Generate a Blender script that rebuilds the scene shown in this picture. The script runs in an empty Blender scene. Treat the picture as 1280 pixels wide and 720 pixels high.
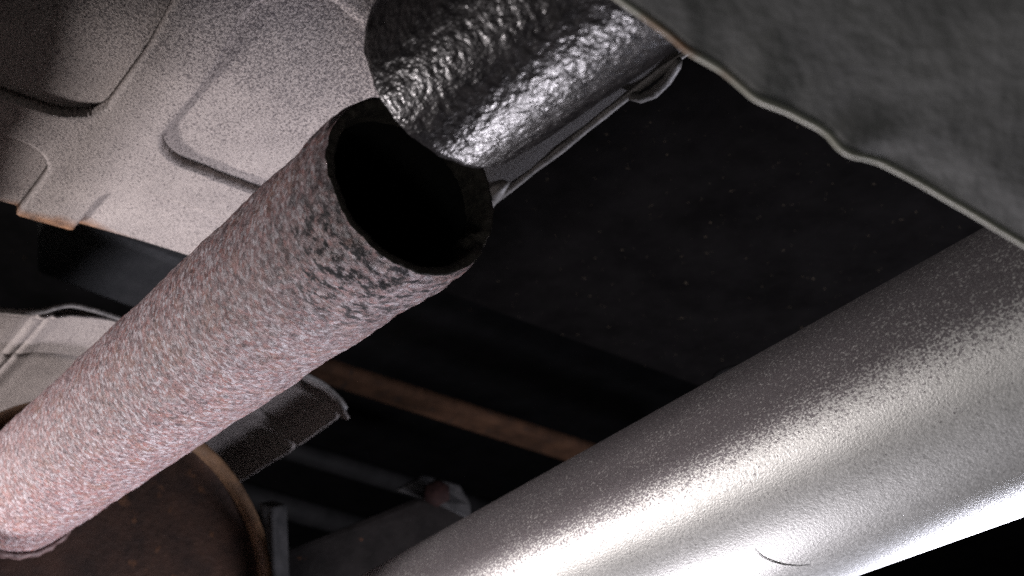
import bpy, bmesh, math, random
import numpy as np
from mathutils import Vector, Matrix, noise

random.seed(4)
sc = bpy.context.scene
col = sc.collection

# ------------------------------------------------------------------ camera
# car axes written in camera axes (right, down, forward):
# X = towards the front of the car, Y = across the car, Z = up
def gs(v):
    v = np.array(v, float); return v / np.linalg.norm(v)
AX = gs((0.597, -0.398, -0.6965))
AY = np.array((0.802, 0.281, 0.527)); AY = gs(AY - AX * AY.dot(AX))
AZ = np.cross(AX, AY)
F = 1545.0                      # focal length in pixels of the 1280 wide frame
CAM = np.array((0.0, 0.0, 0.25))  # camera 25 cm above the garage floor

def to_world(c):                # camera axes -> car axes
    c = np.asarray(c, float)
    return np.array((c.dot(AX), c.dot(AY), c.dot(AZ))) + CAM
def ray(px, py):
    return np.array(((px - 640) / F, (py - 360) / F, 1.0))
def at(px, py, depth):
    return to_world(ray(px, py) * depth)
def on(px, py, axis, value):    # where the sight line meets the plane x/y/z = value
    r = to_world(ray(px, py)) - CAM
    return CAM + r * ((value - CAM[axis]) / r[axis])
def wdir(c):
    return gs(to_world(c) - CAM)

cam_d = bpy.data.cameras.new('camera'); cam = bpy.data.objects.new('camera', cam_d); col.objects.link(cam)
R_, U_, B_ = wdir((1, 0, 0)), wdir((0, -1, 0)), wdir((0, 0, -1))
cam.matrix_world = Matrix(((R_[0], U_[0], B_[0], CAM[0]), (R_[1], U_[1], B_[1], CAM[1]), (R_[2], U_[2], B_[2], CAM[2]), (0, 0, 0, 1)))
cam_d.sensor_width = 36.0; cam_d.lens = 36.0 * F / 1280
cam_d.clip_start = 0.005; cam_d.clip_end = 50
cam_d.dof.use_dof = True; cam_d.dof.focus_distance = 0.36; cam_d.dof.aperture_fstop = 20
sc.camera = cam

# ------------------------------------------------------------------ light
world = bpy.data.worlds.new('World'); sc.world = world; world.use_nodes = True
bg = world.node_tree.nodes['Background']
bg.inputs['Color'].default_value = (0.9, 0.95, 1.0, 1); bg.inputs['Strength'].default_value = 0.012

def lamp(name, loc, power, radius, color):
    d = bpy.data.lights.new(name, 'POINT'); d.energy = power; d.shadow_soft_size = radius; d.color = color
    o = bpy.data.objects.new(name, d); o.location = loc; col.objects.link(o); return o
WORK = (-1000, 1000, 0.45)
lamp('work_lamp', at(*WORK), 7.8, 0.025, (1.0, 0.925, 0.93))
lamp('side_lamp', to_world((-.022, .325, .47)), 4.4, 0.03, (0.97, 0.92, 1.0))
lamp('floor_lamp', at(1450, 1250, 0.54), 7.0, 0.03, (0.86, 0.86, 1.0))
lamp('camera_fill', to_world((-.06, .13, .02)), .18, 0.03, (1.0, 1.0, 0.96))  # fill added near the camera to brighten the close panel

sc.view_settings.view_transform = 'Standard'; sc.view_settings.look = 'None'
sc.view_settings.exposure = 0; sc.view_settings.gamma = 1
sc.cycles.use_denoising = False
sc.cycles.max_bounces = 5
sc.cycles.sample_clamp_indirect = 3

# ------------------------------------------------------------------ helpers
def link(o, parent=None):
    col.objects.link(o)
    if parent: o.parent = parent; o.matrix_parent_inverse = parent.matrix_basis.inverted()
    return o
def tag(o, label=None, cat=None, group=None, kind=None):
    if label: o['label'] = label
    if cat: o['category'] = cat
    if group: o['group'] = group
    if kind: o['kind'] = kind
    return o
def empty(name, loc):
    o = bpy.data.objects.new(name, None); o.location = loc; o.empty_display_size = 0.02
    return link(o)
def frame_along(origin, z, xhint=(0, 0, 1)):
    z = Vector(z).normalized(); x = Vector(xhint); x = (x - z * x.dot(z)).normalized(); y = z.cross(x)
    return Matrix(((x.x, y.x, z.x, origin[0]), (x.y, y.y, z.y, origin[1]), (x.z, y.z, z.z, origin[2]), (0, 0, 0, 1)))
def mesh_obj(name, verts, faces, mats, parent=None, smooth=True, mw=None, fm=None):
    me = bpy.data.meshes.new(name); me.from_pydata([tuple(v) for v in verts], [], faces)
    for m in (mats if isinstance(mats, (list, tuple)) else [mats]): me.materials.append(m)
    if fm is not None: me.polygons.foreach_set('material_index', fm)
    if smooth: me.polygons.foreach_set('use_smooth', [True] * len(me.polygons))
    me.update()
    o = bpy.data.objects.new(name, me)
    if mw is not None: o.matrix_basis = mw
    return link(o, parent)
def grid_faces(nu, nv, wrap_v=False, off=0):
    f = []
    for i in range(nu - 1):
        for j in range(nv if wrap_v else nv - 1):
            k = (j + 1) % nv
            f.append((off + i * nv + j, off + i * nv + k, off + (i + 1) * nv + k, off + (i + 1) * nv + j))
    return f
def tube(name, pts, rad, mat, parent=None, n=12, flat=1.0):
    pts = [Vector(p) for p in pts]; V = []; Fc = []
    up = None
    for i, p in enumerate(pts):
        t = (pts[min(i + 1, len(pts) - 1)] - pts[max(i - 1, 0)]).normalized()
        if up is None: up = Vector((0, 0, 1)) if abs(t.z) < .9 else Vector((1, 0, 0))
        a = (up - t * up.dot(t)).normalized(); up = a; b = t.cross(a)
        r = rad[i] if isinstance(rad, (list, tuple)) else rad
        for j in range(n):
            w = 2 * math.pi * j / n
            V.append(p + a * (r * math.cos(w) * flat) + b * (r * math.sin(w)))
    Fc = grid_faces(len(pts), n, True)
    Fc.append(tuple(range(n - 1, -1, -1))); Fc.append(tuple((len(pts) - 1) * n + j for j in range(n)))
    return mesh_obj(name, V, Fc, mat, parent)
def prism(name, poly, thick, mat, parent=None, bevel=0.0012):
    """a plate: polygon of world points, thickened away from the camera side by vector thick"""
    bm = bmesh.new(); vs = [bm.verts.new(Vector(p)) for p in poly]
    f = bm.faces.new(vs)
    r = bmesh.ops.extrude_face_region(bm, geom=[f])
    bmesh.ops.translate(bm, verts=[v for v in r['geom'] if isinstance(v, bmesh.types.BMVert)], vec=Vector(thick))
    bmesh.ops.recalc_face_normals(bm, faces=bm.faces)
    if bevel: bmesh.ops.bevel(bm, geom=list(bm.edges), offset=bevel, segments=2, affect='EDGES', profile=.6)
    me = bpy.data.meshes.new(name); bm.to_mesh(me); bm.free(); me.materials.append(mat)
    o = bpy.data.objects.new(name, me); return link(o, parent)

def sstep(a, b, x):
    t = min(1, max(0, (x - a) / (b - a))) if a != b else float(x > a)
    return t * t * (3 - 2 * t)

# ------------------------------------------------------------------ materials
class Mat:
    def __init__(s, name):
        s.m = bpy.data.materials.new(name); s.m.use_nodes = True
        s.t = s.m.node_tree; s.n = s.t.nodes; s.l = s.t.links
        s.b = s.n['Principled BSDF']; s.tc = s.n.new('ShaderNodeTexCoord')
        s.co = s.tc.outputs['Object']
    def set(s, **k):
        for a, v in k.items(): s.b.inputs[a.replace('_', ' ')].default_value = v
        return s
    def map(s, scale=(1, 1, 1), rot=(0, 0, 0), loc=(0, 0, 0)):
        m = s.n.new('ShaderNodeMapping'); m.inputs['Scale'].default_value = scale
        m.inputs['Rotation'].default_value = rot; m.inputs['Location'].default_value = loc
        s.l.new(s.co, m.inputs['Vector']); return m.outputs['Vector']
    def noise(s, scale, detail=4, rough=.6, vec=None, dist=0):
        n = s.n.new('ShaderNodeTexNoise'); n.inputs['Scale'].default_value = scale
        n.inputs['Detail'].default_value = detail; n.inputs['Roughness'].default_value = rough
        n.inputs['Distortion'].default_value = dist
        s.l.new(vec or s.co, n.inputs['Vector']); return n.outputs['Fac']
    def voro(s, scale, vec=None, feature='F1'):
        n = s.n.new('ShaderNodeTexVoronoi'); n.inputs['Scale'].default_value = scale; n.feature = feature
        s.l.new(vec or s.co, n.inputs['Vector']); return n.outputs['Distance']
    def ramp(s, fac, stops):
        r = s.n.new('ShaderNodeValToRGB'); e = r.color_ramp.elements
        while len(e) < len(stops): e.new(.5)
        for q, (p, c) in zip(e, stops):
            q.position = p; q.color = (c, c, c, 1) if isinstance(c, (int, float)) else (*c, 1)
        s.l.new(fac, r.inputs['Fac']); return r.outputs['Color']
    def mix(s, fac, a, b, mode='MIX'):
        m = s.n.new('ShaderNodeMix'); m.data_type = 'RGBA'; m.blend_type = mode
        for inp, v in ((m.inputs['Factor'], fac), (m.inputs[6], a), (m.inputs[7], b)):
            if isinstance(v, (int, float)): inp.default_value = v
            elif isinstance(v, tuple): inp.default_value = (*v, 1)
            else: s.l.new(v, inp)
        return m.outputs[2]
    def math(s, op, a, b=None):
        m = s.n.new('ShaderNodeMath'); m.operation = op
        for inp, v in zip(m.inputs, (a, b)):
            if v is None: continue
            if isinstance(v, (int, float)): inp.default_value = v
            else: s.l.new(v, inp)
        return m.outputs[0]
    def sep(s, vec=None):
        n = s.n.new('ShaderNodeSeparateXYZ'); s.l.new(vec or s.co, n.inputs[0]); return n.outputs
    def vdist(s, p):
        n = s.n.new('ShaderNodeVectorMath'); n.operation = 'DISTANCE'; s.l.new(s.co, n.inputs[0]); n.inputs[1].default_value = p
        return n.outputs['Value']
    def bump(s, h, dist, strength=1.0, prev=None):
        b = s.n.new('ShaderNodeBump'); b.inputs['Distance'].default_value = dist; b.inputs['Strength'].default_value = strength
        s.l.new(h, b.inputs['Height'])
        if prev is not None: s.l.new(prev, b.inputs['Normal'])
        s.l.new(b.outputs['Normal'], s.b.inputs['Normal']); return b.outputs['Normal']
    def color(s, c): s.l.new(c, s.b.inputs['Base Color']); return s
    def rough(s, c): s.l.new(c, s.b.inputs['Roughness']); return s

def m_rust_pipe():
    # object space: z runs along the pipe, end at z = 0, towards the muffler z > 0
    m = Mat('flaky_rust'); m.set(Metallic=0.0, Roughness=.5)
    flake = m.map((1.0, 1.0, 1.25), rot=(0, 0.35, 0.3))
    a = m.noise(520, 7, .8, flake); b = m.noise(1500, 4, .7, flake); c = m.noise(120, 5, .65)
    d = m.noise(420, 5, .7, m.map((1, 1, 1), loc=(3, 1, 7)))
    base = m.ramp(a, [(.34, (.05, .032, .038)), (.43, (.22, .135, .145)), (.5, (.38, .28, .29)), (.56, (.60, .52, .54)), (.64, (.88, .84, .88))])
    pink = m.ramp(d, [(.46, 0), (.62, .6)])
    base = m.mix(pink, base, (.44, .215, .20))
    org = m.ramp(c, [(.52, 0), (.66, .55)])
    base = m.mix(org, base, (.40, .20, .13))
    vo = m.n.new('ShaderNodeTexVoronoi'); vo.inputs['Scale'].default_value = 820; m.l.new(m.map((1, 1, 1.2), rot=(.1, .3, .4)), vo.inputs['Vector'])
    chip = m.sep(vo.outputs['Color'])
    base = m.mix(m.ramp(chip[0], [(.0, .75), (.35, 0)]), base, m.mix(.75, base, (.03, .02, .025)))
    base = m.mix(m.ramp(chip[1], [(.72, 0), (.95, .8)]), base, (.80, .74, .78))
    base = m.mix(m.ramp(chip[2], [(.70, 0), (.95, .55)]), base, (.50, .20, .17))
    spk = m.ramp(b, [(.33, 1.0), (.41, 0)])
    base = m.mix(spk, base, (.05, .035, .045))
    zb = m.ramp(m.math('ADD', m.math('MULTIPLY', m.sep()[2], 5), m.math('MULTIPLY', m.noise(60, 4), .25)), [(.10, .65), (.6, 0)])
    base = m.mix(zb, base, m.mix(.5, base, (.09, .06, .065)), 'MIX')
    # pitted, scorched band behind the break
    z = m.sep()[2]
    zone = m.ramp(m.math('MULTIPLY', m.vdist(PIT), 10), [(.06, 1), (.22, .6), (.38, 0)])
    pit = m.ramp(m.noise(300, 5, .7, m.map((1, 1, 1.6), loc=(.3, .2, .1))), [(.485, 0), (.58, .95)])
    fac = m.math('MULTIPLY', zone, pit)
    base = m.mix(m.math('MULTIPLY', fac, 1.7), base, (.012, .009, .011))
    m.color(base)
    n0 = m.bump(chip[0], .0005, .6)
    n1 = m.bump(m.noise(520, 7, .8, flake), .0009, .9, n0)
    m.bump(b, .0004, .7, n1)
    m.rough(m.mix(fac, m.ramp(a, [(.3, .75), (.7, .34)]), (.95, .95, .95)))
    return m.m
def m_soot():
    m = Mat('soot'); m.set(Roughness=.9)
    m.color(m.ramp(m.noise(300, 5), [(.3, (.003, .003, .003)), (.7, (.009, .008, .007))]))
    m.bump(m.noise(500, 5), .0006); return m.m
def m_rim():
    m = Mat('burnt_rim'); m.set(Roughness=.7)
    m.color(m.ramp(m.noise(350, 5), [(.35, (.05, .043, .037)), (.7, (.15, .13, .11))]))
    m.bump(m.noise(600, 5), .0008); return m.m
def m_tar():
    m = Mat('wet_black_coating'); m.set(Roughness=.22); m.b.inputs['Specular IOR Level'].default_value = .32
    st = m.map((1, 1, .8))
    m.color(m.ramp(m.noise(200, 4), [(.35, (.010, .009, .010)), (.7, (.03, .027, .027))]))
    m.bump(m.noise(680, 2, .55, m.map((1, 1, .7), rot=(0, 0, .2))), .0009, .42)
    m.rough(m.ramp(m.noise(500, 3), [(.3, .22), (.7, .38)]))
    return m.m
def m_shield(k=1.0):
    m = Mat('grainy_heat_shield'); m.set(Roughness=.62, Metallic=.0)
    fine = m.noise(1150, 2, .8); mid = m.noise(60, 4, .6)
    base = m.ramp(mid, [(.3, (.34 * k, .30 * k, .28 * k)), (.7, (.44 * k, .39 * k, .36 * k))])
    gx = m.sep()[0]
    front_shade = m.sep(m.ramp(m.math('ADD', m.math('MULTIPLY', gx, 4.0), 2.0), [(.55, 0), (.95, .13)]))[0]  # dark grain thickens towards the front, painting shade into the sheet
    fine = m.math('SUBTRACT', fine, front_shade) if k == 1.0 else fine
    sp = m.ramp(m.math('ADD', fine, m.math('MULTIPLY', m.noise(35, 4, .6, m.map(loc=(7, 7, 7))), .12)), [(.43, 1), (.53, 0)])
    base = m.mix(m.math('MULTIPLY', sp, .88), base, (.06, .047, .05))
    sp2 = m.ramp(m.noise(1300, 2, .6, m.map(loc=(2, 5, 1))), [(.6, 0), (.72, .55)])
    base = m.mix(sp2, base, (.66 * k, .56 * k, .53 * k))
    m.color(base)
    m.bump(m.noise(1100, 4, .75), .0008, .9)
    return m
def m_shaft():
    # object space: z along the shaft
    m = Mat('brushed_silver_paint'); m.set(Metallic=.5, Coat_Weight=.12, Coat_Roughness=.12)
    g = m.noise(1500, 3, .7, m.map((1, 1, .8))); big = m.noise(45, 4, .6)
    base = m.ramp(big, [(.3, (.54, .545, .52)), (.7, (.62, .625, .60))])
    # dark specks: sparse below, dense on the upper side to paint in its shade
    side = m.math('MULTIPLY', m.sep()[1], SHAFT_UP / .036)
    dens = m.sep(m.ramp(m.math('ADD', m.math('MULTIPLY', side, .5), .5), [(.40, .015), (.55, .07), (.64, .17), (.74, .30)]))[0]
    dens = m.math('ADD', dens, m.math('MULTIPLY', m.math('SUBTRACT', m.noise(26, 5, .65, m.map((1, 1, .5), loc=(9, 1, 4))), .5), .22))
    front = m.sep(m.ramp(m.math('ADD', m.math('MULTIPLY', m.sep()[2], 4), .5), [(.30, 0), (.95, .10)]))[0]
    dens = m.math('ADD', dens, front)
    sp = m.ramp(m.math('SUBTRACT', m.noise(1500, 3, .75, m.map((1, 1, .7), loc=(1, 2, 3))), dens), [(.29, 1), (.345, 0)])
    base = m.mix(m.math('MULTIPLY', sp, .88), base, (.13, .115, .125))
    fl = m.ramp(m.noise(520, 4, .7, m.map((1, 1.6, .45), rot=(0, 0, .3), loc=(5, 1, 8))), [(.27, .8), (.315, 0)])
    base = m.mix(fl, base, (.09, .075, .085))
    m.color(base)
    m.bump(g, .0004, .27)
    m.rough(m.ramp(m.noise(900, 2), [(.3, .36), (.7, .50)]))
    return m.m
def m_plain(name, c1, c2, scale=60, rough=.7, bump=.0006, bscale=300, spots=None):
    m = Mat(name); m.set(Roughness=rough)
    base = m.ramp(m.noise(scale, 6, .65), [(.35, c1), (.68, c2)])
    if spots:
        base = m.mix(m.ramp(m.noise(spots[1], 3, .6, m.map(loc=(4, 2, 8))), [(spots[2], 0), (spots[2] + .06, 1)]), base, spots[0])
    m.color(base); m.bump(m.noise(bscale, 5, .6), bump, .8); return m.m

SOOT = m_soot(); RIM = m_rim(); TAR = m_tar(); SHAFT = None
_s = m_shield(); SHIELD = _s.m
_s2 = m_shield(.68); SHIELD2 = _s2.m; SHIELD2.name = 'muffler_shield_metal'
MUFF = m_plain('brown_muffler', (.02, .013, .011), (.06, .032, .022), 40, .55, .0005, 300, ((.09, .045, .025), 70, .62))
SEAM = m_plain('muffler_seam_metal', (.10, .06, .035), (.26, .15, .08), 70, .5)
WELD = m_plain('weld_metal', (.08, .05, .05), (.2, .13, .125), 200, .55, .0012, 260)
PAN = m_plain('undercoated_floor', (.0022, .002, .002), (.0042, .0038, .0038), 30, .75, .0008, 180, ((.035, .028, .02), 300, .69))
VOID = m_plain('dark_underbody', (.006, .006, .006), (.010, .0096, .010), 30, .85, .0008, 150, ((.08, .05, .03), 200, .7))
BEAM = m_plain('dark_beam_paint', (.07, .07, .07), (.11, .107, .105), 40, .6)
BROWN = m_plain('rusty_beam', (.03, .017, .011), (.065, .034, .02), 55, .75, .001, 250, ((.03, .02, .015), 120, .6))
BAR = m_plain('dark_bar', (.006, .006, .006), (.012, .0115, .0115), 40, .6)
ARM = m_plain('arm_paint', (.005, .0043, .004), (.010, .0085, .008), 60, .65, .0006, 250, ((.10, .04, .018), 60, .66))
BRK = m_plain('bracket_steel', (.02, .02, .02), (.06, .057, .056), 80, .45)
REDBOLT = m_plain('rusty_bolt', (.007, .004, .004), (.016, .008, .007), 200, .6)
PANEL = m_plain('grey_panel_paint', (.11, .112, .11), (.21, .212, .206), 60, .6, .0006, 170)
LIP = m_plain('lip_paint', (.36, .36, .29), (.52, .51, .43), 45, .5, .0005, 150, ((.28, .12, .04), 35, .62))
EDGE = m_plain('shield_edge_metal', (.11, .105, .10), (.24, .225, .21), 120, .5, .0008, 300)
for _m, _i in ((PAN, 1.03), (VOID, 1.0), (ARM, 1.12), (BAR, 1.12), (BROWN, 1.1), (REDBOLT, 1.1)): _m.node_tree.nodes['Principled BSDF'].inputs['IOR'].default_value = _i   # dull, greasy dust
HAIR = m_plain('hair_dark', (.02, .015, .015), (.03, .02, .02))

def fbm(p, o=4):
    return noise.fractal(p, 1.0, 2.1, o)

# ------------------------------------------------------------------ underbody (setting)
ZP = 0.25 + 0.335
pan = [on(540, 362, 2, ZP), on(1010, 535, 2, ZP), on(1500, 500, 2, ZP), on(1700, -300, 2, ZP), on(1000, -500, 2, ZP), on(430, -100, 2, ZP)]
# rear edge of the floor pan, a plain sheet that runs forward
x0 = on(560, 370, 2, ZP); x1 = on(860, 480, 2, ZP)
e = (x1 - x0); e /= np.linalg.norm(e)
fw = np.array((1.0, 0.0, 0.0))
pan = [x0 - e * .25, x0 + e * .9, x0 + e * .9 + fw * .9, x0 - e * .25 + fw * .9]
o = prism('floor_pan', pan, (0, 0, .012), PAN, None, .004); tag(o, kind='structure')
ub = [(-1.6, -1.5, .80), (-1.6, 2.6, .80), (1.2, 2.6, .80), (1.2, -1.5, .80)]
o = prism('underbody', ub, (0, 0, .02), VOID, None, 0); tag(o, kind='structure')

# ------------------------------------------------------------------ heat shield over the pipe
HZ = 0.25 + 0.268
XC = [None]
YK = [0.0]
def climb(x, y):
    if XC[0] is None: return 0.0
    q = max(0, x - XC[0]); return CURV * q * q * (1 - sstep(YK[0] + .02, YK[0] + .075, y))
CURV = 9.0
def hz(px, py):
    p = on(px, py, 2, HZ)
    for _ in range(30): p = .5 * p + .5 * on(px, py, 2, HZ + climb(p[0], p[1]))
    return p
rl = hz(-260, 182); rr = hz(420, 384); fr = hz(980, -32); r1 = hz(60, 288); r2 = hz(235, 338)
YK[0] = hz(180, 192)[1]; XC[0] = hz(250, 115)[0]
rl = hz(-260, 182); rr = hz(420, 384); fr = hz(980, -32)
pA, pAl, pAt = hz(180, 192), hz(285, 20), hz(312, 247)
pB, pC, pD = hz(118, 160), hz(80, 188), hz(140, 222)
F0, F1 = hz(300, -52), hz(462, 46); pF = (F0 + F1) / 2
rear = lambda y: rl[0] + (rr[0] - rl[0]) * (y - rl[1]) / (rr[1] - rl[1])
right_y0, right_x0 = rr[1], rr[0]
er = hz(622, 240); ef = hz(850, 65)
def right(x): return er[1] + (ef[1] - er[1]) * (x - er[0]) / (ef[0] - er[0])
XF = pF[0]
yAB0, yAB1 = pB[1], pA[1]          # channel along the car
wall = .014
def panel_mask(x, y, x0, x1, y0, y1, r=.017):
    # rounded box distance, positive inside
    sl = F0[0] + (F1[0] - F0[0]) * (y - F0[1]) / (F1[1] - F0[1])
    if x1 == 'F': x1 = sl
    if x0 == 'G': x0 = sl + .013
    cx, cy, hx, hy = (x0 + x1) / 2, (y0 + y1) / 2, (x1 - x0) / 2 - r, (y1 - y0) / 2 - r
    dx, dy = abs(x - cx) - hx, abs(y - cy) - hy
    d = math.hypot(max(dx, 0), max(dy, 0)) + min(max(dx, dy), 0) - r
    return sstep(-wall, 0, -d - wall * .0) if d < 0 else 0.0
xr = rear(pA[1])
PANELS = [
    (pA[0], 'F', pA[1], pA[1] + .30),
    (pB[0], 'F', pB[1] - .16, pB[1]),
    (xr - .3, pC[0], pC[1] - .16, pC[1]),
    (xr - .3, pD[0], pD[1], pD[1] + .30),
    ('G', XF + .30, pB[1] - .2, pA[1] + .30),
]
def shield_z(x, y):
    z = HZ
    fade = sstep(.004, .022, right(x) - y)
    for q in PANELS: z += .0043 * fade * panel_mask(x, y, *q)
    z += climb(x, y)            # the sheet climbs towards the front
    z += .0016 * fbm(Vector((x * 11, y * 11, 3)), 2)
    return z
NU, NV = 520, 520
X_F = .12
V = []
Y0 = rl[1] - .03
for i in range(NU):
    for j in range(NV):
        v = j / (NV - 1); u = i / (NU - 1)
        # y from the left margin to the right edge
        xa = rear(Y0); xb = X_F
        YC = pA[1] + .03; VC = .62; y_ = Y0 + (YC - Y0) * v / VC
        for it in range(1 if v < VC else 4):
            if it: y_ = YC + (right(x_) - YC) * (v - VC) / (1 - VC)
            xf = max(F0[0] + (F1[0] - F0[0]) * (y_ - F0[1]) / (F1[1] - F0[1]), rear(y_) + .05)
            x_ = rear(y_) + (xf - rear(y_)) * u / .7 if u < .7 else xf + (max(xb, xf + .05) - xf) * (u - .7) / .3
        V.append((x_, y_, shield_z(x_, y_)))
hs = empty('heat_shield', hz(200, 150))
tag(hs, 'large cream embossed heat shield with black grain above the broken rusty pipe', 'heat shield')
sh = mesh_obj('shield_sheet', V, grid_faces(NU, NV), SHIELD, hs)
so = sh.modifiers.new('thickness', 'SOLIDIFY'); so.thickness = .0012; so.offset = 1
# added flap, out of view, its outline shaped to shade the left margin
LAMP = at(*WORK)
yF = hz(-50, -20)[1]
low_e, top_e = [], []
for a, b in [(130, -160), (112, -80), (98, 0), (88, 50), (78, 100), (70, 138), (48, 160), (32, 190), (22, 230), (10, 262), (-10, 262)]:
    bp = hz(a, b); t = (yF - bp[1]) / (LAMP[1] - bp[1]); q = bp + (LAMP - bp) * t
    low_e.append(Vector(q)); top_e.append(Vector((q[0], yF, shield_z(q[0], yF) - .0005)))
ex_ = Vector((.16, 0, .05)); low_e.insert(0, low_e[0] + ex_); top_e.insert(0, top_e[0] + ex_ + Vector((0, 0, .05)))
V = low_e + top_e; n_ = len(low_e)
o = mesh_obj('shade_flap', V, [(i, i + 1, n_ + i + 1, n_ + i) for i in range(n_ - 1)], SHIELD, hs)
so = o.modifiers.new('thickness', 'SOLIDIFY'); so.thickness = .0012; so.offset = 1
# shade beside the break, painted as a dark band along the right edge
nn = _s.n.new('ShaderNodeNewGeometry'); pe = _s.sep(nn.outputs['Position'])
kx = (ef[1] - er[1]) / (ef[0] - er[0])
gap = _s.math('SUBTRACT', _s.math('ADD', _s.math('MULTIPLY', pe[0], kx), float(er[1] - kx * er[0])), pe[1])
edge_shade = _s.ramp(_s.math('ADD', gap, _s.math('MULTIPLY', _s.noise(90, 4), .01)), [(.022, .92), (.042, 0)])
_s.color(_s.mix(edge_shade, _s.b.inputs['Base Color'].links[0].from_socket, (.022, .019, .018)))
# rust along the rear edge of the shield where the channel meets it
rp = hz(68, 286)
d = _s.vdist(tuple(rp))
geo = _s.n.new('ShaderNodeNewGeometry')
vd = _s.n.new('ShaderNodeVectorMath'); vd.operation = 'SUBTRACT'; _s.l.new(geo.outputs['Position'], vd.inputs[0]); vd.inputs[1].default_value = tuple(rp)
sx = _s.sep(vd.outputs[0])
dist = _s.math('ADD', _s.math('MULTIPLY', _s.math('ABSOLUTE', sx[0]), 3.2), _s.math('ABSOLUTE', sx[1]))
fac = _s.ramp(_s.math('ADD', dist, _s.math('MULTIPLY', _s.noise(120, 4), .02)), [(.036, .9), (.058, 0)])
old = _s.b.inputs['Base Color'].links[0].from_socket
_s.color(_s.mix(fac, old, _s.ramp(_s.noise(200, 4), [(.35, (.13, .055, .02)), (.65, (.36, .17, .07))])))
# folded lip along the right edge
lp = []
for k in range(60):
    t = k / 59; x_ = er[0] - .05 + (X_F - er[0] + .03) * t
    q = Vector((x_, right(x_) + .001, shield_z(x_, right(x_)) - .001)) + Vector((0, .0004, .0004)) * fbm(Vector((x_ * 150, 1, 2)), 3)
    lp.append(q)
o = tube('folded_lip', lp, [.0016 + .0005 * fbm(Vector((k * .5, 3, 1)), 2) for k in range(60)], EDGE, hs, 10)
# the loop shaped tab on the lip
tab = [(786, 112), (800, 114), (817, 107), (833, 92), (845, 74), (848, 66)]
tube('lip_tab', [tuple(hz(a, b) + np.array((0, 0, -.003))) for a, b in tab], [.0012, .0019, .0021, .0019, .0017, .0012], EDGE, hs, 10)
blob = [(606, 262), (612, 248), (622, 232), (634, 222)]
tube('torn_edge', [tuple(hz(a, b) + np.array((0, 0, -.002))) for a, b in blob], [.001, .0024, .0030, .0012], EDGE, hs, 9)

# ------------------------------------------------------------------ shield above the muffler
XS = -.500
prof = [(-200, 356), (-120, 370), (-40, 376), (0, 378), (35, 381), (58, 379), (74, 373), (92, 371), (120, 378), (165, 393), (240, 414), (320, 437), (380, 458), (405, 471), (424, 489), (438, 511)]
P = [on(a, b, 0, XS) for a, b in prof]
ys = np.array([p[1] for p in P]); zs = np.array([p[2] for p in P])
NY, NX = 260, 300
yy = np.linspace(ys[0], ys[-1], NY)
# denser towards the right end
zz = np.interp(yy, ys, zs)
k = np.array([1, 2, 3, 2, 1]) / 9.0
zz[2:-2] = np.convolve(zz, k, 'valid')
V = []
g0 = XS - (XS - on(20, 448, 2, P[4][2])[0])
yr1 = on(40, 400, 2, P[4][2])[1]; yr2 = on(65, 394, 2, P[4][2])[1]
for i in range(NX):
    s = (i / (NX - 1)) ** 1.4; x_ = XS - .24 * s
    lipf = 1 - sstep(.0, .011, XS - x_)
    gr = math.exp(-((x_ - g0) / .0020) ** 2) + .8 * math.exp(-((XS - .0095 - x_) / .0016) ** 2)
    for j in range(NY):
        z = zz[j] - .004 * lipf - (.006 * lipf if False else 0) + .0030 * gr - .0022 * (sstep(yr1 - .001, yr1 + .001, yy[j]) + sstep(yr2 - .001, yr2 + .001, yy[j]) - 1.5 * sstep(yr2 + .002, yr2 + .03, yy[j]))
        z += .0012 * fbm(Vector((x_ * 20, yy[j] * 20, 7)), 2)
        V.append((x_, yy[j], z))
ms = empty('muffler_shield', P[7]); tag(ms, 'small pale ribbed heat shield behind the rusty pipe and over the muffler', 'heat shield')
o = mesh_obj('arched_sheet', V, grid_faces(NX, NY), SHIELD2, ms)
so = o.modifiers.new('thickness', 'SOLIDIFY'); so.thickness = .0012; so.offset = -1
tube('rolled_edge', [(XS + .0005, yy[j], zz[j] - .0042) for j in range(0, NY, 4)], .0013, EDGE, ms, 8)

# ------------------------------------------------------------------ exhaust: rusty pipe + muffler
E0 = at(517, 231, .309); E1 = at(22, 620, .535)
ax = Vector(E1 - E0); LEN = ax.length
ex = empty('exhaust', E1); tag(ex, 'rusty pinkish exhaust pipe broken open at its end and welded to a brown muffler', 'exhaust')
view = Vector(CAM - E0)
MW = frame_along(E0, ax, view)          # local x points to the camera side
R = .025
NA, NZ = 260, 420
PIT = tuple(MW.inverted() @ (Vector(at(458, 362, .300))))
RUST = m_rust_pipe()
def ang_of(px, py):
    r = Vector(at(px, py, .309)) - Vector(E0); q = MW.to_3x3().inverted() @ r
    return math.atan2(q.y, q.x)
notch = ang_of(609, 272); notch2 = ang_of(612, 295)
V = []
def end_z(w):
    e = .0006 * fbm(Vector((math.cos(w) * 2, math.sin(w) * 2, 1)), 2) + .00035 * fbm(Vector((math.cos(w) * 14, math.sin(w) * 14, 5)), 3)
    dw = (w - notch + math.pi) % (2 * math.pi) - math.pi
    e += .0016 * math.exp(-(dw / .10) ** 2) - .0012 * math.exp(-((dw - .28) / .12) ** 2)
    return e
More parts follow.
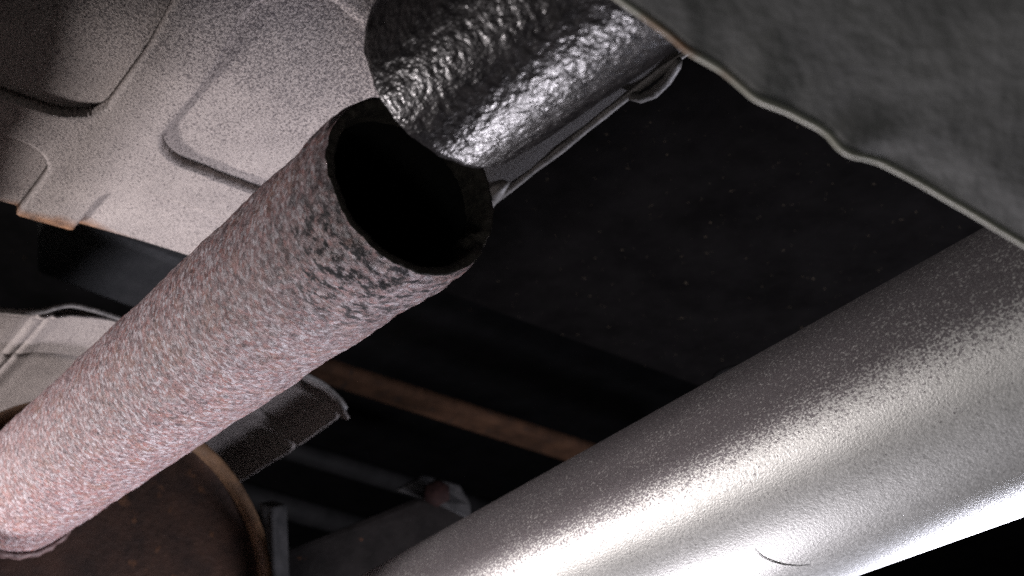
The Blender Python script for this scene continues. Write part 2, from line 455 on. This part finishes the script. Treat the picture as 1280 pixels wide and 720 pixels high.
for i in range(NZ):
    s = (i / (NZ - 1)) ** 1.3
    for j in range(NA):
        w = 2 * math.pi * j / NA; c, s_ = math.cos(w), math.sin(w)
        z = end_z(w) * (1 - sstep(0, .02, s * LEN)) + s * LEN
        p = Vector((c * R, s_ * R, z))
        r = R + .00035 * fbm(p * 260, 4) + .0005 * fbm(p * 55, 3)
        r += .0011 * math.exp(-((z - .012) / .009) ** 2) * (.6 + .8 * fbm(p * 60 + Vector((5, 5, 5)), 2))   # swollen end
        r -= .0007 * math.exp(-(z / .003) ** 2)
        V.append((c * r, s_ * r, z))
Fc = grid_faces(NZ, NA, True)
no = len(V)
# rim and inner wall
rings = [(0.0006, -.0003), (.0014, -.0004), (.0022, -.0002), (.0029, .0002), (.0032, .002), (.0033, .008), (.0031, .009), (.0043, .0095), (.0045, .02), (.0045, .18)]
for dr, dz in rings:
    for j in range(NA):
        w = 2 * math.pi * j / NA; c, s_ = math.cos(w), math.sin(w)
        r = R - dr + .0003 * fbm(Vector((c * 6, s_ * 6, dz * 200)), 3)
        dw = (w - notch + math.pi) % (2 * math.pi) - math.pi
        if .0015 < dr < .004: r -= .0032 * math.exp(-(dw / .09) ** 2) * (.8 + .8 * fbm(Vector((w * 30, dz * 900, 0)), 3))
        V.append((c * r, s_ * r, end_z(w) * (1 - sstep(0, .02, dz)) + dz))
fm = [0] * len(Fc)
first = [(j, (j + 1) % NA, no + (j + 1) % NA, no + j) for j in range(NA)]
Fc += [(a, d, c, b) for a, b, c, d in first]; fm += [1] * NA
inn = grid_faces(len(rings), NA, True, no)
inn = [tuple(reversed(f)) for f in inn]
fm += [1 if k < 5 * NA else 2 for k in range(len(inn))]; Fc += inn
pipe = mesh_obj('rusty_pipe', V, Fc, [RUST, RIM, SOOT], ex, True, MW, fm)
# weld bead round the pipe where it enters the muffler
V = []; NB, NC = 120, 8
for i in range(NB):
    w = 2 * math.pi * i / NB
    for j in range(NC):
        q = 2 * math.pi * j / NC
        rr_ = R + .001 + (.0016 + .0003 * math.sin(i * 1.3) + .0006 * fbm(Vector((i * .4, 0, 0)), 2)) * math.cos(q)
        V.append((rr_ * math.cos(w), rr_ * math.sin(w), LEN - .001 + .0032 * math.sin(q)))
f = grid_faces(NB + 1, NC, True); f = [tuple(a % len(V) for a in q) for q in f]
mesh_obj('weld_bead', V, f, WELD, ex, True, MW)
# muffler: an oval can whose face holds the pipe. fit the oval to the outline
pts = [(0, 509), (45, 504), (248, 552), (299, 592), (317, 621), (331, 659), (336, 700)]
MM = frame_along(E1, ax, (0, 0, 1)); inv = MM.inverted()
def face_pt(px, py):
    r = Vector(to_world(ray(px, py)) - CAM); o_ = Vector(CAM); n_ = Vector(ax).normalized()
    t = (Vector(E1) - o_).dot(n_) / r.dot(n_); return inv @ (o_ + r * t)
Q = [face_pt(*p) for p in pts]
A = np.array([[2 * q.x, 2 * q.y, 1] for q in Q]); bb = np.array([q.x ** 2 + q.y ** 2 for q in Q])
sol = np.linalg.lstsq(A, bb, rcond=None)[0]; cx, cy = sol[0], sol[1]; RM = math.sqrt(sol[2] + cx * cx + cy * cy)

NA2 = 160
def lathe(name, prof_, mat, parent):
    V = []
    for r, z in prof_:
        for j in range(NA2):
            w = 2 * math.pi * j / NA2; V.append((cx + r * math.cos(w), cy + r * math.sin(w), z))
    f = [tuple(reversed(q)) for q in grid_faces(len(prof_), NA2, True)]
    return mesh_obj(name, V, f, mat, parent, True, MM)
lathe('end_cap', [(.0005, .0), (.02, .0), (RM - .02, .0008), (RM - .014, .002), (RM - .010, .0042), (RM - .006, .0045)], MUFF, ex)
lathe('rolled_seam', [(RM - .006, .0045), (RM - .0045, .0012), (RM - .002, .0), (RM, .0012), (RM + .0003, .004), (RM - .0006, .0075), (RM - .0025, .009)], SEAM, ex)
lathe('muffler_shell', [(RM - .0025, .009), (RM - .0025, .30), (.001, .301)], MUFF, ex)

# ------------------------------------------------------------------ front stub of the pipe, coated black
D0 = Vector(at(570, 90, .290)); dd = Vector(wdir((.5875, -.333, -.737)))
MT = frame_along(D0, dd, Vector(CAM) - D0)
LT = .115; NA, NZ = 300, 330
V = []
dent = None
r_ = MT.to_3x3().inverted() @ (Vector(at(580, 188, .300)) - D0); wd = math.atan2(r_.y, r_.x)
def t_end(w):
    return .0010 * fbm(Vector((math.cos(w) * 4, math.sin(w) * 4, 9)), 4)
for i in range(NZ):
    s = i / (NZ - 1)
    for j in range(NA):
        w = 2 * math.pi * j / NA; c, s_ = math.cos(w), math.sin(w)
        z = s * LT + t_end(w) * (1 - s)
        p = Vector((c * R, s_ * R, z * .8))
        r = R + .00016 * fbm(p * 480, 2) + .0002 * fbm(p * 60, 2)
        r -= .0005 * math.exp(-(z / .0012) ** 2)
        dw = (w - wd + math.pi) % (2 * math.pi) - math.pi
        r -= .0030 * math.exp(-(dw / .13) ** 2) * math.exp(-(z / .006) ** 2)       # dented lip
        V.append((c * r, s_ * r, z))
Fc = grid_faces(NZ, NA, True); no = len(V); fm = [0] * len(Fc)
rings = [(.0016, -.0004), (.0026, .0), (.0032, .002), (.0034, LT)]
for dr, dz in rings:
    for j in range(NA):
        w = 2 * math.pi * j / NA; c, s_ = math.cos(w), math.sin(w)
        dw = (w - wd + math.pi) % (2 * math.pi) - math.pi
        r = R - dr - .0030 * math.exp(-(dw / .13) ** 2) * math.exp(-(dz / .006) ** 2)
        V.append((c * r, s_ * r, dz + t_end(w) * (1 - dz / LT)))
q = [(j, no + j, no + (j + 1) % NA, (j + 1) % NA) for j in range(NA)]
Fc += q; fm += [1] * NA
inn = [tuple(reversed(f)) for f in grid_faces(len(rings), NA, True, no)]; Fc += inn; fm += [1] * len(inn)
fp = mesh_obj('front_pipe', V, Fc, [TAR, RIM], None, True, MT, fm)
tag(fp, 'glossy black bumpy pipe stub broken off in front of the open rusty pipe', 'pipe')

# ------------------------------------------------------------------ propeller shaft
n1 = np.cross(ray(450, 720), ray(1230, 284)); n2 = np.cross(ray(1072, 720), ray(1280, 646))
n1 = gs(n1); n2 = gs(n2); sd = gs(np.cross(n1, n2))
if sd[2] > 0: sd = -sd
# unit vectors in the sight planes, perpendicular to the shaft
u1 = gs(np.cross(n1, sd)); u2 = gs(np.cross(n2, sd))
if u1[2] < 0: u1 = -u1
if u2[2] < 0: u2 = -u2
bis = gs(u1 + u2); al = math.acos(np.clip(u1.dot(u2), -1, 1)) / 2
RS = .036; dist_ = RS / math.sin(al)
foot = bis * dist_

S0 = Vector(to_world(foot)); sdw = Vector(wdir(sd))
tn = np.array(S0) - CAM
MS = frame_along(S0, sdw, Vector(CAM) - S0)
SHAFT_UP = 1.0 if (MS.to_3x3() @ Vector((0, 1, 0))).dot(Vector(U_)) > 0 else -1.0
SHAFT = m_shaft()
V = []; NA, NZ = 160, 60; z0, z1 = -.75, .18
for i in range(NZ):
    z = z0 + (z1 - z0) * i / (NZ - 1)
    for j in range(NA):
        w = 2 * math.pi * j / NA; V.append((RS * math.cos(w), RS * math.sin(w), z))
fcs = grid_faces(NZ, NA, True) + [tuple(range(NA - 1, -1, -1)), tuple((NZ - 1) * NA + j for j in range(NA))]
ps = mesh_obj('propeller_shaft', V, fcs, SHAFT, None, True, MS)
tag(ps, 'thick silver propeller shaft with speckled shine running across the lower right', 'shaft')
def on_shaft(px, py):
    iv = MS.inverted(); o_ = iv @ Vector(CAM); r_ = iv.to_3x3() @ Vector(to_world(ray(px, py)) - CAM)
    a = r_.x ** 2 + r_.y ** 2; b = 2 * (o_.x * r_.x + o_.y * r_.y); c = o_.x ** 2 + o_.y ** 2 - RS ** 2
    t = (-b - math.sqrt(max(0, b * b - 4 * a * c))) / (2 * a); return MS @ (o_ + r_ * t)
hp = [(943, 688), (952, 696), (965, 702), (980, 706), (997, 707.5), (1013, 706)]
hh = tube('hair', [on_shaft(*p) + (Vector(CAM) - on_shaft(*p)).normalized() * .0003 for p in hp], [.00006, .00012, .00014, .00014, .00010, .00005], HAIR, None, 6)
tag(hh, 'short dark curved hair stuck on the silver propeller shaft', 'hair')

# ------------------------------------------------------------------ things in the dark behind
# dark cross beam seen between the two heat shields
bz = .25 + .335
c = [on(46, 342, 2, bz), on(330, 446, 2, bz), on(330, 370, 2, bz), on(46, 262, 2, bz)]
o = prism('cross_beam', c, (0, 0, .03), BEAM, None, .003); tag(o, 'dark grey cross beam in the gap between the two cream heat shields', 'beam')
# rusty strip
bz = .25 + .38
c = [on(380, 474, 2, bz), on(900, 640, 2, bz), on(900, 616, 2, bz), on(380, 452, 2, bz)]
o = prism('rusty_beam', c, (0, 0, .010), BROWN, None, .004); tag(o, 'narrow rust brown beam crossing the dark gap left of the silver shaft', 'beam')
# dark bars
bz = .25 + .36
o = tube('dark_rod', [on(300, 543, 2, bz), on(430, 582, 2, bz), on(560, 622, 2, bz), on(640, 646, 2, bz)], .0085, BAR, None, 16)
tag(o, 'thin dark grey rod just above the bolted bracket, in the shade', 'rod')
bz = .25 + .33
o = tube('dark_tube', [on(240, 598, 2, bz), on(380, 640, 2, bz), on(480, 668, 2, bz), on(560, 690, 2, bz)], .010, BAR, None, 16)
tag(o, 'nearly black tube right of the muffler edge, under the thin rod', 'tube')
# link arm with bracket and bolt
arm = empty('link_arm', at(460, 680, 0.730)); tag(arm, 'dark brown link arm with steel bracket and rusty bolt beside the silver shaft', 'arm')
k = at
prism('arm_bar', [k(345, 735, 0.710), k(352, 690, 0.710), k(440, 655, 0.730), k(520, 622, 0.750), k(580, 628, 0.760), k(590, 690, 0.760), k(480, 760, 0.730)], tuple(np.array(wdir((.1, .2, .97))) * .03), ARM, arm, .003)
prism('bracket', [k(494, 612, 0.745), k(528, 593, 0.760), k(574, 606, 0.765), k(588, 630, 0.760), k(588, 650, 0.755), k(540, 626, 0.745)], tuple(np.array(wdir((0, .2, 1))) * .004), BRK, arm, .0014)
bl = Vector(k(546, 616, 0.742)); n_ = Vector(CAM) - bl; n_.normalize()
tube('bolt', [bl - n_ * .004, bl + n_ * .003, bl + n_ * .0045], [.0085, .0085, .007], REDBOLT, arm, 6)
# hanger strap beside the muffler
o = prism('hanger_strap', [k(322, 628, .66), k(342, 634, .66), k(345, 740, .64), k(335, 740, .64), k(336, 690, .65)], tuple(np.array(wdir((.2, .1, 1))) * .02), BRK, None, .0015)
tag(o, 'narrow grey steel strap standing against the right rim of the brown muffler', 'strap')
# plug outline on the floor pan
ring = []
pc = np.array(on(925, 470, 2, ZP)); 
for i in range(33):
    w = 2 * math.pi * i / 32; ring.append((pc[0] + .016 * math.cos(w), pc[1] + .016 * math.sin(w), ZP - .001))
o = tube('floor_plug', ring, .0010, BAR, None, 6); tag(o, 'faint brown ring of a drain plug on the black floor, half behind the shaft', 'plug')

# ------------------------------------------------------------------ grey panel close to the lens
edge = [(700, -60), (745, -25), (780, 0), (812, 22), (842, 44), (862, 62), (884, 74), (905, 86), (925, 103), (945, 121), (965, 129), (985, 136), (1005, 147), (1022, 155), (1038, 166), (1050, 182), (1064, 191), (1082, 194), (1100, 199), (1125, 212), (1150, 225), (1180, 243), (1210, 260), (1245, 281), (1290, 308), (1340, 338)]
gp = empty('body_panel', at(1000, 60, .19)); tag(gp, 'out of focus grey sheet metal panel with a wavy pale lip, close at upper right', 'body panel')
low = [Vector(at(a, b, .192 + .00001 * (a - 700))) for a, b in edge]
dn = Vector(wdir((-.45, .62, .25))); upv = Vector(wdir((.35, -.60, -.70))); thick = Vector(wdir((.1, .45, .89)))
# resample
pts = []
for a, b in zip(low[:-1], low[1:]):
    for t in range(6): pts.append(a.lerp(b, t / 6))
pts.append(low[-1])
for _ in range(5): pts = [pts[0]] + [(pts[i - 1] + pts[i] * 2 + pts[i + 1]) / 4 for i in range(1, len(pts) - 1)] + [pts[-1]]
mean_ = sum(((p - pts[0].lerp(pts[-1], i / (len(pts) - 1))) for i, p in enumerate(pts)), Vector()) / len(pts)
V = []; rows = 40
for i in range(rows):
    s = i / (rows - 1)
    for pi_, p in enumerate(pts):
        fl_ = pts[0].lerp(pts[-1], pi_ / (len(pts) - 1)); q = p.lerp(fl_ + mean_, sstep(0, .16, s)) + upv * (.075 * s)
        q = q + thick * (-.0012 * fbm(q * 45, 2) * min(1, s * 6))
        V.append(q)
o = mesh_obj('panel_sheet', V, grid_faces(rows, len(pts)), PANEL, gp)
so = o.modifiers.new('thickness', 'SOLIDIFY'); so.thickness = .0012; so.offset = 0
tube('panel_lip', [p for p in pts], .0009, LIP, gp, 10)
